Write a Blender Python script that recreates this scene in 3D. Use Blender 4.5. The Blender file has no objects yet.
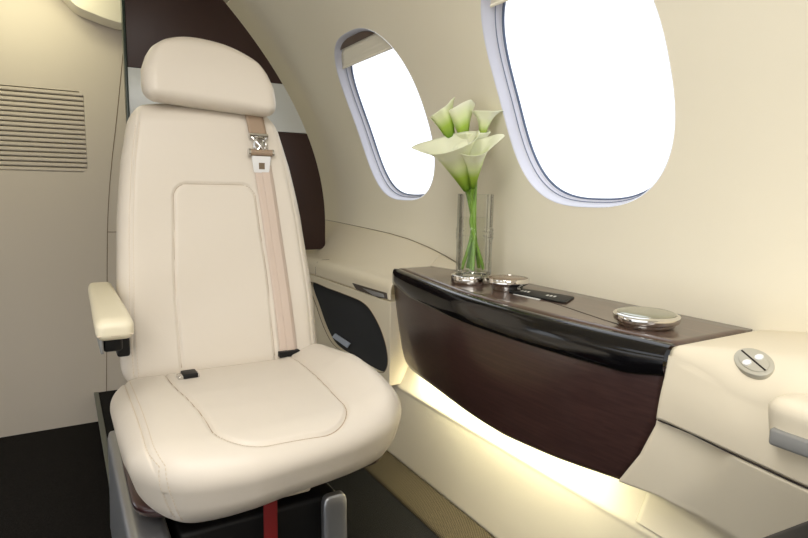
import bpy, bmesh, math, random
from mathutils import Vector, Matrix, noise
random.seed(7)
S = bpy.context.scene
COL = S.collection
PI = math.pi

# ------------------------------------------------------------------ camera, world, lights, exposure
F, CX, CY = 578.0, 404.0, 269.0
vY = Vector((60-CX, 187-CY, F)).normalized()
vX = Vector((1390-CX, 208-CY, F)); vX = (vX - vY*vX.dot(vY)).normalized()
vZ = vX.cross(vY)
camd = bpy.data.cameras.new('camera'); cam = bpy.data.objects.new('camera', camd); COL.objects.link(cam)
camd.sensor_width = 36.0; camd.lens = F/808*36; camd.clip_start = .02
EYE = Vector((0, 0, .86))
M = Matrix(((vX[0], -vX[1], -vX[2]), (vY[0], -vY[1], -vY[2]), (vZ[0], -vZ[1], -vZ[2])))
cam.matrix_world = Matrix.Translation(EYE) @ M.to_4x4()
S.camera = cam

w = bpy.data.worlds.new('daylight'); S.world = w; w.use_nodes = True
w.node_tree.nodes['Background'].inputs[0].default_value = (.93, .96, 1, 1)
w.node_tree.nodes['Background'].inputs[1].default_value = 1.55

S.view_settings.view_transform = 'Standard'; S.view_settings.look = 'None'
S.view_settings.gamma = 1; S.view_settings.use_curve_mapping = False
S.view_settings.exposure = 0.18

def area_lamp(name, loc, size, power, color, target):
    d = bpy.data.lights.new(name, 'AREA'); d.shape = 'RECTANGLE'; d.size, d.size_y = size
    d.energy = power; d.color = color
    o = bpy.data.objects.new(name, d); COL.objects.link(o); o.location = loc
    o.rotation_euler = (Vector(target)-Vector(loc)).to_track_quat('-Z', 'Y').to_euler()
    return o
area_lamp('added_overhead_fill', (-.05, .25, 1.66), (.5, 1.6), 24, (1, .98, .95), (.15, .35, 0))  # unseen overhead lamp, added as ambient fill for the cabin
area_lamp('aft_ceiling_lamp', (-.12, 2.36, 1.68), (.35, .12), 2.6, (1, .96, .66), (-.12, 2.62, .9))
area_lamp('added_front_fill', (-.55, -1.15, 1.25), (1.0, .8), 9, (1, .98, .96), (.3, 1.4, .9))  # fill lamp added behind the camera, inside the closed front wall

# ------------------------------------------------------------------ helpers
def ray(u, v):
    c = Vector((u-CX, v-CY, F)); return Vector((c.dot(vX), c.dot(vY), c.dot(vZ)))
def onz(u, v, z): d = ray(u, v); return EYE + d*((z-EYE.z)/d.z)
def onx(u, v, x): d = ray(u, v); return EYE + d*(x/d.x)
def ony(u, v, y): d = ray(u, v); return EYE + d*(y/d.y)
def sst(a, b, x):
    t = max(0, min(1, (x-a)/(b-a))) if a != b else float(x > a); return t*t*(3-2*t)
def lerp(a, b, t): return a+(b-a)*t
def interp(x, pts):
    if x <= pts[0][0]: return pts[0][1]
    for (a, p), (b, q) in zip(pts, pts[1:]):
        if x <= b: return p+(q-p)*(x-a)/(b-a)
    return pts[-1][1]
def catmull(pts, n=8, closed=False):
    P = [Vector(p) for p in pts]; out = []; m = len(P)
    for i in range(m if closed else m-1):
        if closed: a, b, c, d = P[i-1], P[i], P[(i+1) % m], P[(i+2) % m]
        else: a, b, c, d = P[max(i-1, 0)], P[i], P[i+1], P[min(i+2, m-1)]
        for k in range(n):
            t = k/n
            out.append(.5*((2*b)+(c-a)*t+(2*a-5*b+4*c-d)*t*t+(3*b-a-3*c+d)*t**3))
    if not closed: out.append(P[-1])
    return out

def link(name, verts, faces, mat, parent=None, smooth=True, sharp=40):
    me = bpy.data.meshes.new(name); me.from_pydata([tuple(v) for v in verts], [], faces)
    bm = bmesh.new(); bm.from_mesh(me); bmesh.ops.recalc_face_normals(bm, faces=bm.faces); bm.to_mesh(me); bm.free()
    return finish(name, me, mat, parent, smooth, sharp)
def finish(name, me, mat, parent=None, smooth=True, sharp=40):
    me.materials.append(mat)
    o = bpy.data.objects.new(name, me); COL.objects.link(o)
    if smooth:
        me.shade_smooth()
        if sharp: me.set_sharp_from_angle(angle=math.radians(sharp))
    if parent:
        o.parent = parent; o.matrix_parent_inverse = Matrix.Translation(-parent.location)
    return o
def bmobj(name, bm, mat, parent=None, smooth=True, sharp=40):
    bmesh.ops.recalc_face_normals(bm, faces=bm.faces)
    me = bpy.data.meshes.new(name); bm.to_mesh(me); bm.free()
    return finish(name, me, mat, parent, smooth, sharp)
def thing(name, label, cat, loc=(0, 0, 0), group=None):
    o = bpy.data.objects.new(name, None); o.empty_display_size = .05; COL.objects.link(o); o.location = loc
    return tag(o, label, cat, group)
def tag(o, label, cat, group=None):
    o['label'] = label; o['category'] = cat
    if group: o['group'] = group
    return o
def struct(o, label=None, cat=None):
    o['kind'] = 'structure'
    if label: o['label'] = label
    if cat: o['category'] = cat
    return o

def rbox(name, dims, r, mat, parent=None, fn=None, n=(8, 8, 8), smooth=True, sharp=0):
    """densely gridded rounded box of half-sizes dims, then deformed by fn"""
    a = Vector(dims); verts = {}; V = []; Fc = []
    R = r if isinstance(r, (tuple, list)) else (r, r, r)
    def vid(i, j, k):
        key = (i, j, k)
        if key not in verts:
            q = Vector((a[0]*(2*i/n[0]-1), a[1]*(2*j/n[1]-1), a[2]*(2*k/n[2]-1)))
            inn = Vector([max(-(a[c]-R[c]), min(a[c]-R[c], q[c])) for c in range(3)])
            d = Vector([(q[c]-inn[c])/R[c] for c in range(3)])
            if d.length > 1e-9: d.normalize()
            p = Vector([inn[c]+d[c]*R[c] for c in range(3)])
            verts[key] = len(V); V.append(fn(p) if fn else p)
        return verts[key]
    def side(ax, at):
        b, c = [x for x in range(3) if x != ax]
        for p in range(n[b]):
            for q in range(n[c]):
                idx = []
                for dp, dq in ((0, 0), (1, 0), (1, 1), (0, 1)):
                    t = [0, 0, 0]; t[ax] = at; t[b] = p+dp; t[c] = q+dq; idx.append(vid(*t))
                Fc.append(idx)
    for ax in range(3): side(ax, 0); side(ax, n[ax])
    return link(name, V, Fc, mat, parent, smooth, sharp)
def box(name, lo, hi, mat, parent=None, bevel=0.0, seg=3):
    bm = bmesh.new(); bmesh.ops.create_cube(bm, size=1)
    lo = Vector(lo); hi = Vector(hi)
    for v in bm.verts: v.co = Vector([lerp(lo[i], hi[i], v.co[i]+.5) for i in range(3)])
    if bevel: bmesh.ops.bevel(bm, geom=bm.edges[:], offset=bevel, segments=seg, affect='EDGES', profile=.5)
    return bmobj(name, bm, mat, parent)
def tube_geo(pts, r, seg=8, closed=False):
    P = [Vector(p) for p in pts]; n = len(P); V = []; Fc = []
    up = Vector((0, 0, 1)); prev = None
    for i, p in enumerate(P):
        t = (P[(i+1) % n if closed else min(i+1, n-1)] - P[i-1 if (closed or i) else 0])
        t = t.normalized() if t.length > 1e-9 else Vector((0, 0, 1))
        if prev is None:
            a = t.orthogonal().normalized()
        else: a = (prev - t*prev.dot(t)).normalized()
        prev = a; b = t.cross(a); rr = r(i/(n-1)) if callable(r) else r
        for k in range(seg):
            an = 2*PI*k/seg; V.append(p+(a*math.cos(an)+b*math.sin(an))*rr)
    for i in range(n if closed else n-1):
        for k in range(seg):
            j = (i+1) % n
            Fc.append([i*seg+k, i*seg+(k+1) % seg, j*seg+(k+1) % seg, j*seg+k])
    if not closed:
        Fc.append(list(range(seg))[::-1]); Fc.append([(n-1)*seg+k for k in range(seg)])
    return V, Fc
def tube(name, pts, r, mat, parent=None, seg=8, closed=False):
    V, Fc = tube_geo(pts, r, seg, closed); return link(name, V, Fc, mat, parent)
def tubes(name, lists, r, mat, parent=None, seg=6):
    V = []; Fc = []
    for L in lists:
        v, f = tube_geo(L, r, seg); o = len(V); V += v; Fc += [[i+o for i in q] for q in f]
    return link(name, V, Fc, mat, parent)
def lathe(name, prof, mat, parent=None, seg=48, c=(0, 0, 0), sharp=35, mod=None):
    V = []; Fc = []; n = len(prof)
    for k in range(seg):
        an = 2*PI*k/seg
        for r, z in prof:
            rr = r*(mod(an, z) if mod else 1)
            V.append((c[0]+rr*math.cos(an), c[1]+rr*math.sin(an), c[2]+z))
    for k in range(seg):
        for i in range(n-1):
            j = (k+1) % seg; Fc.append([k*n+i, j*n+i, j*n+i+1, k*n+i+1])
    me = bpy.data.meshes.new(name); me.from_pydata(V, [], Fc)
    bm = bmesh.new(); bm.from_mesh(me); bmesh.ops.remove_doubles(bm, verts=bm.verts, dist=1e-6)
    return bmobj(name, bm, mat, parent, True, sharp)
def prism(name, poly, mat, parent=None, depth=None, bevel=0.0, seg=2):
    """poly: list of 3-D points (planar), extruded by vector depth"""
    bm = bmesh.new(); vs = [bm.verts.new(p) for p in poly]; f = bm.faces.new(vs)
    r = bmesh.ops.extrude_face_region(bm, geom=[f])
    bmesh.ops.translate(bm, verts=[e for e in r['geom'] if isinstance(e, bmesh.types.BMVert)], vec=Vector(depth))
    if bevel:
        ed = [e for e in bm.edges if len(e.link_faces) == 2 and e.calc_face_angle(0) > .6]
        bmesh.ops.bevel(bm, geom=ed, offset=bevel, segments=seg, affect='EDGES', profile=.5)
    bmesh.ops.triangulate(bm, faces=[f for f in bm.faces if len(f.verts) > 4])
    return bmobj(name, bm, mat, parent)
def grid(name, fn, nu, nv, mat, parent=None, sharp=40, thick=0.0, closed_u=False):
    V = [fn(i/nu, j/nv) for i in range(nu+(0 if closed_u else 1)) for j in range(nv+1)]
    Fc = []
    for i in range(nu):
        for j in range(nv):
            k = (i+1) % nu if closed_u else i+1
            Fc.append([i*(nv+1)+j, k*(nv+1)+j, k*(nv+1)+j+1, i*(nv+1)+j+1])
    me = bpy.data.meshes.new(name); me.from_pydata([tuple(v) for v in V], [], Fc)
    o = finish(name, me, mat, parent, True, sharp)
    if thick:
        m = o.modifiers.new('thickness', 'SOLIDIFY'); m.thickness = abs(thick); m.offset = 1 if thick > 0 else -1
    return o
def cut(o, cutter):
    m = o.modifiers.new('cut', 'BOOLEAN'); m.object = cutter; m.operation = 'DIFFERENCE'; m.solver = 'EXACT'
    dg = bpy.context.evaluated_depsgraph_get(); dg.update()
    me = bpy.data.meshes.new_from_object(o.evaluated_get(dg))
    o.modifiers.clear(); o.data = me; me.shade_flat()
    bpy.data.objects.remove(cutter)

# ------------------------------------------------------------------ materials
def srgb(r, g, b):
    f = lambda c: (c/255/12.92 if c/255 <= .04045 else ((c/255+.055)/1.055)**2.4)
    return (f(r), f(g), f(b), 1)
def mat(name, rgb, rough=.5, metal=0.0, bump=None, spec=.5, coat=0.0, var=0.0, sheen=0.0):
    m = bpy.data.materials.new(name); m.use_nodes = True; nt = m.node_tree; b = nt.nodes['Principled BSDF']
    b.inputs['Base Color'].default_value = srgb(*rgb); b.inputs['Roughness'].default_value = rough
    b.inputs['Metallic'].default_value = metal; b.inputs['Specular IOR Level'].default_value = spec
    b.inputs['Coat Weight'].default_value = coat; b.inputs['Coat Roughness'].default_value = .06
    b.inputs['Sheen Weight'].default_value = sheen
    tc = nt.nodes.new('ShaderNodeTexCoord')
    if bump:
        sc, st = bump
        n = nt.nodes.new('ShaderNodeTexNoise'); n.inputs['Scale'].default_value = sc; n.inputs['Detail'].default_value = 3
        bp = nt.nodes.new('ShaderNodeBump'); bp.inputs['Strength'].default_value = st; bp.inputs['Distance'].default_value = .001
        nt.links.new(tc.outputs['Object'], n.inputs['Vector']); nt.links.new(n.outputs['Fac'], bp.inputs['Height'])
        nt.links.new(bp.outputs['Normal'], b.inputs['Normal'])
    if var:
        n2 = nt.nodes.new('ShaderNodeTexNoise'); n2.inputs['Scale'].default_value = 6
        mx = nt.nodes.new('ShaderNodeMix'); mx.data_type = 'RGBA'
        c = srgb(*rgb); mx.inputs[6].default_value = tuple(x*(1-var) for x in c[:3])+(1,); mx.inputs[7].default_value = tuple(min(1, x*(1+var)) for x in c[:3])+(1,)
        nt.links.new(tc.outputs['Object'], n2.inputs['Vector']); nt.links.new(n2.outputs['Fac'], mx.inputs[0]); nt.links.new(mx.outputs[2], b.inputs['Base Color'])
    return m
def leather(name, rgb, rough=.42):
    m = mat(name, rgb, rough, bump=None, spec=.4); nt = m.node_tree; b = nt.nodes['Principled BSDF']
    tc = nt.nodes.new('ShaderNodeTexCoord')
    v = nt.nodes.new('ShaderNodeTexVoronoi'); v.inputs['Scale'].default_value = 700
    n = nt.nodes.new('ShaderNodeTexNoise'); n.inputs['Scale'].default_value = 14; n.inputs['Detail'].default_value = 5; n.inputs['Distortion'].default_value = .6
    b1 = nt.nodes.new('ShaderNodeBump'); b1.inputs['Strength'].default_value = .12; b1.inputs['Distance'].default_value = .0006
    b2 = nt.nodes.new('ShaderNodeBump'); b2.inputs['Strength'].default_value = .25; b2.inputs['Distance'].default_value = .004
    nt.links.new(tc.outputs['Object'], v.inputs['Vector']); nt.links.new(tc.outputs['Object'], n.inputs['Vector'])
    nt.links.new(v.outputs['Distance'], b1.inputs['Height']); nt.links.new(n.outputs['Fac'], b2.inputs['Height'])
    nt.links.new(b2.outputs['Normal'], b1.inputs['Normal']); nt.links.new(b1.outputs['Normal'], b.inputs['Normal'])
    return m
def wood(name, c1, c2, rough=.32, coat=.3):
    m = mat(name, c1, rough, coat=coat); nt = m.node_tree; b = nt.nodes['Principled BSDF']
    tc = nt.nodes.new('ShaderNodeTexCoord'); mp = nt.nodes.new('ShaderNodeMapping'); mp.inputs['Scale'].default_value = (90, 5, 130)
    n = nt.nodes.new('ShaderNodeTexNoise'); n.inputs['Scale'].default_value = 1.6; n.inputs['Detail'].default_value = 6
    r = nt.nodes.new('ShaderNodeValToRGB'); r.color_ramp.elements[0].position = .35; r.color_ramp.elements[1].position = .7
    r.color_ramp.elements[0].color = srgb(*c1); r.color_ramp.elements[1].color = srgb(*c2)
    nt.links.new(tc.outputs['Object'], mp.inputs['Vector']); nt.links.new(mp.outputs['Vector'], n.inputs['Vector'])
    nt.links.new(n.outputs['Fac'], r.inputs['Fac']); nt.links.new(r.outputs['Color'], b.inputs['Base Color'])
    return m
def carpet(name, c1, c2, scale):
    m = mat(name, c1, .95, spec=.1); nt = m.node_tree; b = nt.nodes['Principled BSDF']
    tc = nt.nodes.new('ShaderNodeTexCoord')
    n = nt.nodes.new('ShaderNodeTexNoise'); n.inputs['Scale'].default_value = scale; n.inputs['Detail'].default_value = 4; n.inputs['Roughness'].default_value = .8
    r = nt.nodes.new('ShaderNodeValToRGB'); r.color_ramp.elements[0].position = .38; r.color_ramp.elements[1].position = .62
    r.color_ramp.elements[0].color = srgb(*c1); r.color_ramp.elements[1].color = srgb(*c2)
    bp = nt.nodes.new('ShaderNodeBump'); bp.inputs['Strength'].default_value = .9; bp.inputs['Distance'].default_value = .003
    nt.links.new(tc.outputs['Object'], n.inputs['Vector']); nt.links.new(n.outputs['Fac'], r.inputs['Fac']); nt.links.new(n.outputs['Fac'], bp.inputs['Height'])
    nt.links.new(r.outputs['Color'], b.inputs['Base Color']); nt.links.new(bp.outputs['Normal'], b.inputs['Normal'])
    return m
def weave(name, c1, c2, scale):
    m = mat(name, c1, .9, spec=.15); nt = m.node_tree; b = nt.nodes['Principled BSDF']
    tc = nt.nodes.new('ShaderNodeTexCoord')
    v = nt.nodes.new('ShaderNodeTexChecker'); v.inputs['Scale'].default_value = scale
    v.inputs['Color1'].default_value = srgb(*c1); v.inputs['Color2'].default_value = srgb(*c2)
    bp = nt.nodes.new('ShaderNodeBump'); bp.inputs['Strength'].default_value = .6; bp.inputs['Distance'].default_value = .002
    nt.links.new(tc.outputs['Object'], v.inputs['Vector']); nt.links.new(v.outputs['Color'], b.inputs['Base Color'])
    nt.links.new(v.outputs['Fac'], bp.inputs['Height']); nt.links.new(bp.outputs['Normal'], b.inputs['Normal'])
    return m
def glassy(name, tint, gloss=.12, rough=.02, k=1.0):
    m = bpy.data.materials.new(name); m.use_nodes = True; nt = m.node_tree; nt.nodes.clear()
    o = nt.nodes.new('ShaderNodeOutputMaterial'); t = nt.nodes.new('ShaderNodeBsdfTransparent'); g = nt.nodes.new('ShaderNodeBsdfGlossy')
    t.inputs[0].default_value = tint; g.inputs['Roughness'].default_value = rough
    fr = nt.nodes.new('ShaderNodeLayerWeight'); fr.inputs['Blend'].default_value = gloss
    mx = nt.nodes.new('ShaderNodeMixShader')
    mm = nt.nodes.new('ShaderNodeMath'); mm.operation = 'MULTIPLY'; mm.inputs[1].default_value = k
    nt.links.new(fr.outputs['Fresnel'], mm.inputs[0]); nt.links.new(mm.outputs[0], mx.inputs[0]); nt.links.new(t.outputs[0], mx.inputs[1]); nt.links.new(g.outputs[0], mx.inputs[2]); nt.links.new(mx.outputs[0], o.inputs[0])
    return m
def emit(name, color, strength):
    m = bpy.data.materials.new(name); m.use_nodes = True; nt = m.node_tree; b = nt.nodes['Principled BSDF']
    b.inputs['Emission Color'].default_value = color; b.inputs['Emission Strength'].default_value = strength; return m

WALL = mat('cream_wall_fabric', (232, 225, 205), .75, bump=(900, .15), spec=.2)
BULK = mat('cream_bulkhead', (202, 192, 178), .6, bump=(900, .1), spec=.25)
PANEL = mat('cream_side_panel', (220, 210, 188), .5, bump=(1200, .12), spec=.3)
LEATHER = leather('pale_cream_leather', (214, 205, 192))
LEATHER2 = leather('cream_armrest_leather', (220, 211, 186))
THREAD = mat('stitch_thread', (205, 190, 168), .8)
SEAM = mat('seam_shadow', (120, 104, 84), .9)
GROOVE = mat('dark_gap', (38, 30, 26), .9)
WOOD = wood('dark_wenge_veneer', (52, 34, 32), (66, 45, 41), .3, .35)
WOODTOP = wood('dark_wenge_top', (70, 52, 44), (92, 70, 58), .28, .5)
GLOSS = mat('black_gloss_lacquer', (9, 8, 10), .13, coat=.2, spec=.5)
PARTW = mat('dark_brown_partition', (58, 40, 36), .42, bump=(400, .08), spec=.35)
BAND = mat('pale_satin_band', (205, 208, 206), .3, spec=.5)
CHROME = mat('polished_chrome', (225, 222, 218), .06, 1.0)
SILVERP = mat('silver_paint', (186, 182, 168), .45, .35)
SATIN = mat('satin_aluminium', (176, 178, 182), .36, .85)
BRUSHED = mat('brushed_grey_metal', (150, 150, 148), .5, .5)
TRIMM = mat('grey_green_trim', (112, 116, 108), .4, .4)
MAROON = mat('maroon_lacquer_shell', (52, 26, 26), .3, coat=.5)
BLACK = mat('black_plastic', (16, 16, 17), .5, spec=.3)
POCKET = mat('charcoal_pocket_liner', (36, 38, 42), .85, bump=(700, .5))
RED = mat('red_webbing', (118, 12, 16), .7, bump=(600, .3))
WEB = mat('pinkish_beige_webbing', (204, 186, 172), .6, bump=(1100, .4), sheen=.2)
WEBG = mat('bronze_beige_webbing', (156, 134, 112), .45, bump=(1100, .4))
STEEL = mat('buckle_steel', (205, 203, 200), .2, 1.0)
PLASTW = mat('white_buckle_plate', (225, 225, 225), .3, spec=.5)
CARPET = carpet('charcoal_carpet', (12, 12, 13), (46, 45, 44), 380)
CARPET2 = carpet('aisle_carpet', (13, 12, 12), (44, 41, 39), 380)
STRIP = weave('tan_woven_strip', (44, 38, 30), (104, 93, 72), 330)
REVEAL = mat('lavender_white_reveal', (206, 208, 222), .35, spec=.5)
SEAL = mat('blue_grey_seal', (92, 106, 134), .4, spec=.5)
SHADE = mat('cream_window_shade', (240, 234, 216), .35, spec=.5)
REFLB = mat('brown_painted_reflection', (96, 78, 66), .35, spec=.5)
PANE = glassy('window_acrylic', (1, 1, 1, 1), .04)
GLASS = glassy('clear_vase_glass', (.985, .99, .98, 1), .28, k=.7)
WATER = glassy('vase_water', (.98, .99, .96, 1), .06, k=.4)
STEM = mat('green_stem', (112, 150, 48), .4)
SPADIX = mat('yellow_spadix', (226, 196, 70), .6)
STONE = mat('dark_walnut_inlay', (120, 92, 68), .25, coat=.5, bump=(60, .1), var=.25)
GREENLID = mat('pale_satin_lid', (178, 180, 168), .16, 1.0)
MARK = mat('pale_symbol_print', (205, 205, 200), .5)
PAPER = mat('pale_blue_paper', (178, 188, 206), .5)
LED = emit('warm_strip_led', (1, .96, .66, 1), 62)

# ------------------------------------------------------------------ cabin shell
X0 = 1.03
def xw(z):
    d = z-.85
    if d < -.14: return X0+.149*.14-.539*.0196
    return X0-.149*d-.539*d*d
ZT = 1.60
XT = xw(ZT)
YB = 2.683; YF = -1.3; XC = -.12
def wallpt(y, z):      # z beyond ZT turns over into the ceiling
    return Vector((xw(z), y, z))
WINS = [(1.746,), (.928,), (.11,), (-.708,)]
WZ, WA, WB, WN = 1.097, .237, .264, 2.73
def build_wall(name, mirror, wins):
    V = []; Fc = []; N = []
    def nrm(z):
        d = z-.85; s = (-.149-1.078*d) if d > -.14 else 0
        n = Vector((-1, 0, s)).normalized(); return n
    def mp(p):
        q = wallpt(p[0], p[1]); n = nrm(p[1])
        if mirror: q = Vector((2*XC-q.x, q.y, q.z)); n = Vector((-n.x, n.y, n.z))
        N.append(n); return q
    z0, z1 = .56, ZT
    def rect(ya, yb):
        ya -= .008; yb += .008
        nu = max(1, int((yb-ya)/.1)); nv = 28; o = len(V)
        for i in range(nu+1):
            for j in range(nv+1):
                q = mp((lerp(ya, yb, i/nu), lerp(z0, z1, j/nv))); q.x += -.0006 if mirror else .0006; V.append(q)
        for i in range(nu):
            for j in range(nv):
                f = [o+i*(nv+1)+j, o+i*(nv+1)+j+1, o+(i+1)*(nv+1)+j+1, o+(i+1)*(nv+1)+j]
                Fc.append(f if not mirror else f[::-1])
    half = .30
    wins = sorted(wins); cur = YF
    for yc in wins:
        rect(cur, yc-half)
        K = 160; R = 14; o = len(V)
        for k in range(K):
            an = 2*PI*(k+.5)/K if False else 2*PI*k/K
            c, s = math.cos(an), math.sin(an)
            iy = yc+WA*math.copysign(abs(c)**(2/WN), c); iz = WZ+WB*math.copysign(abs(s)**(2/WN), s)
            # outer rect by direction of the same point
            dy, dz = iy-yc, iz-WZ
            t = min(half/abs(dy) if abs(dy) > 1e-6 else 1e9, ((z1-WZ) if dz > 0 else (WZ-z0))/abs(dz) if abs(dz) > 1e-6 else 1e9)
            oy, oz = yc+dy*t, WZ+dz*t
            for r in range(R+1):
                q = (r/R)**1.3; V.append(mp((lerp(iy, oy, q), lerp(iz, oz, q))))
        for k in range(K):
            for r in range(R):
                j = (k+1) % K
                f = [o+k*(R+1)+r, o+j*(R+1)+r, o+j*(R+1)+r+1, o+k*(R+1)+r+1]
                Fc.append(f if not mirror else f[::-1])
        # corner fill triangles between outer loop samples and the rect corners
        for cy_, cz_ in ((yc-half, z0), (yc-half, z1), (yc+half, z0), (yc+half, z1)):
            best = []
            for k in range(K):
                a = V[o+k*(R+1)+R]; j = (k+1) % K; b = V[o+j*(R+1)+R]
                onv = lambda p: abs(p.y-cy_) < 1e-5; onh = lambda p: abs(p.z-cz_) < 1e-5
                if (onv(a) and onh(b) or onh(a) and onv(b)) and not (onv(a) and onh(a)) and not (onv(b) and onh(b)):
                    c_ = len(V); V.append(mp((cy_, cz_))); Fc.append([o+k*(R+1)+R, o+j*(R+1)+R, c_])
        cur = yc+half
    rect(cur, YB+.05)
    me = bpy.data.meshes.new(name); me.from_pydata([tuple(v) for v in V], [], Fc); me.shade_smooth()
    me.normals_split_custom_set_from_vertices([tuple(n) for n in N])
    o = finish(name, me, WALL, None, False); return o
struct(build_wall('wall_right', False, [1.746, .928, .11]))
struct(build_wall('wall_left', True, [1.2, .38, -.44]))

# ceiling arc between the two side walls
def ceil(u, v):
    y = lerp(YF, YB+.05, u); t = lerp(-1, 1, v); hw = XT-XC
    x = XC+hw*t; z = ZT+.16*(1-abs(t)**2.2)
    return Vector((x, y, z))
struct(grid('ceiling', ceil, 4, 40, WALL, thick=-.02, sharp=0))

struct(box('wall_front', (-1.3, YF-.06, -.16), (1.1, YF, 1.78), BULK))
# floor: raised seat platform, dropped aisle, woven strip
struct(box('floor', (.090, YF, -.15), (.886, YB, 0), CARPET))
struct(box('floor_aisle', (-1.3, YF, -.16), (.0895, YB, -.127), CARPET2))
tr = struct(box('trim_1', (.0765, YF, -.006), (.094, YB-.001, .0035), TRIMM, bevel=.0025))
def stripf(u, v):
    return Vector((lerp(.774, .884, v), lerp(YF, 2.45, u), .002+.012*math.sin(PI*min(1, v*1.0))**.5*.6+.012*v))
struct(grid('floor_strip', stripf, 4, 10, STRIP, thick=.002))

# windows: reveal, seal, pane, shade
def window(idx, yc, mirror=False, full=False):
    sg = -1 if mirror else 1
    def P(an, sc, depth, dz=0):
        c, s = math.cos(an), math.sin(an)
        y = yc+WA*sc*math.copysign(abs(c)**(2/WN), c); z = WZ+dz+WB*sc*math.copysign(abs(s)**(2/WN), s)
        x = xw(z)+depth
        return Vector((x if not mirror else 2*XC-x, y, z))
    prof = [(1.0, -.0015), (.992, .001), (.986, .008), (.975, .022), (.965, .028), (.955, .030), (.950, .040), (.94, .042), (.925, .050)]
    root = bpy.data.objects.new('window_%d' % idx, None); COL.objects.link(root); root.location = (xw(WZ) if not mirror else 2*XC-xw(WZ), yc, WZ-WB); struct(root)
    def rev(a, b):
        def f(u, v):
            k = v*(len(prof)-1); i = min(int(k), len(prof)-2); t = k-i
            sc = lerp(prof[i][0], prof[i+1][0], t); d = lerp(prof[i][1], prof[i+1][1], t)
            return P(2*PI*u, sc, d)
        return f
    grid('window_reveal', rev(0, 1), 140, 32, REVEAL, root, closed_u=True, sharp=50)
    tube('window_seal', [P(2*PI*k/120, .933, .047) for k in range(120)], .0035, SEAL, root, closed=True)
    tube('window_seal', [P(2*PI*k/120, .957, .030) for k in range(120)], .0012, SEAL, root, closed=True)
    K = 96; V = [P(2*PI*k/K, .89, .066) for k in range(K)]
    # pane as a few chords so that it follows the wall curve
    NZ = 24; PV = []; PF = []
    for j in range(NZ+1):
        z = WZ-WB*.925+2*WB*.925*j/NZ; s = min(1, abs(z-WZ)/(WB*.93)); hy = WA*.93*max(0, 1-s**WN)**(1/WN)
        x = xw(z)+.050; x = x if not mirror else 2*XC-x
        PV += [(x, yc-hy, z), (x, yc+hy, z)]
    for j in range(NZ): PF.append([2*j, 2*j+1, 2*j+3, 2*j+2])
    link('pane', PV, PF, PANE, root)
    # shade: pulled a little way down; straight lower edge with a rail
    if not mirror:
        zb = WZ+WB*.73
        def shp(u, v):
            z = lerp(zb, WZ+WB*.97, v); s = abs(z-WZ)/(WB*.975); hy = WA*.975*max(0, 1-s**WN)**(1/WN)
            y = yc+lerp(-hy, hy, u)
            return Vector((xw(z)+.020+.0006*math.sin(v*40), y, z))
        grid('window_shade', shp, 12, 24, SHADE, root, thick=.0015)
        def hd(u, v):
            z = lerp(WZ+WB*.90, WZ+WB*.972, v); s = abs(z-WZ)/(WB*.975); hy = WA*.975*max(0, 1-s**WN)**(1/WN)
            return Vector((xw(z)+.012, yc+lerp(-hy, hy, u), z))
        grid('painted_reflection', hd, 10, 10, REFLB, root, thick=.0015)  # brown reflection along the window top, laid in as a coloured strip
        hy = WA*.975*max(0, 1-(.73/.975)**WN)**(1/WN)
        tube('shade_rail', [(xw(zb)+.019, yc-hy+.004, zb), (xw(zb)+.019, yc+hy-.004, zb)], .004, SHADE, root)
    return root
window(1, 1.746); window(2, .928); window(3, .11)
for i, y in enumerate((1.2, .38, -.44)): window(4+i, y, True)

# aft bulkhead with louvre recess
vt = [ony(82, 91.5, YB), ony(82, 172.5, YB)]
VX1 = (vt[0].x+vt[1].x)/2+.012; VZ0 = .920; VZ1 = 1.235; VX0 = -.34
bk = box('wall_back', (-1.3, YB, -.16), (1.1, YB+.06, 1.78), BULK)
cbm = bmesh.new(); bmesh.ops.create_cube(cbm, size=1)
for v in cbm.verts: v.co = Vector((lerp(VX0, VX1, v.co.x+.5), YB+.004+.04*v.co.y, lerp(VZ0, VZ1, v.co.z+.5)))
bmesh.ops.bevel(cbm, geom=[e for e in cbm.edges if abs((e.verts[0].co-e.verts[1].co).y) > .01], offset=.014, segments=6, affect='EDGES')
cut(bk, bmobj('cutter', cbm, BULK)); struct(bk)
GR = thing('air_vent_grille', 'cream louvred air vent with horizontal slats in the aft bulkhead', 'vent', ((VX0+VX1)/2, YB+.01, VZ0))
bm = bmesh.new()
ns = 17
for i in range(ns):
    z = VZ0+(i+.5)*(VZ1-VZ0)/ns; ins = .003 if i in (0, ns-1) else .001
    vs = [(YB+.003, z-.0078), (YB-.001, z-.0045), (YB-.001, z+.0035), (YB+.003, z+.0058), (YB+.018, z+.0085), (YB+.018, z+.002)]
    a = [bm.verts.new((VX0+ins, y, zz)) for y, zz in vs]; b = [bm.verts.new((VX1-ins, y, zz)) for y, zz in vs]
    for k in range(6): bm.faces.new([a[k], a[(k+1) % 6], b[(k+1) % 6], b[k]])
    bm.faces.new(a); bm.faces.new(b[::-1])
bmobj('slats', bm, BULK, GR)
# seams of the bulkhead panels
seam = [ony(*p, YB-.0005) for p in [(124, 42), (120, 85), (117, 115), (112, 160), (109, 195), (107.5, 232), (107, 300), (106.5, 392)]]
tubes('bulkhead_seam', [catmull(seam, 6), [ony(107.5, 232, YB-.0005), ony(122, 232, YB-.0005)]], .0014, SEAM)
struct(bpy.data.objects['bulkhead_seam']); bpy.data.objects['bulkhead_seam'].name = 'trim_2'
# soffit panel overhead at the aft end
sp = [ony(*p, 2.56) for p in [(40, -30), (66, -4), (78, 7), (94, 14), (110, 20), (126, 24), (150, 26), (150, -30)]]
so = prism('trim_3', catmull(sp[:7], 4)+[sp[7]], WALL, None, depth=(0, .115, 0), bevel=.004); struct(so)

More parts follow.
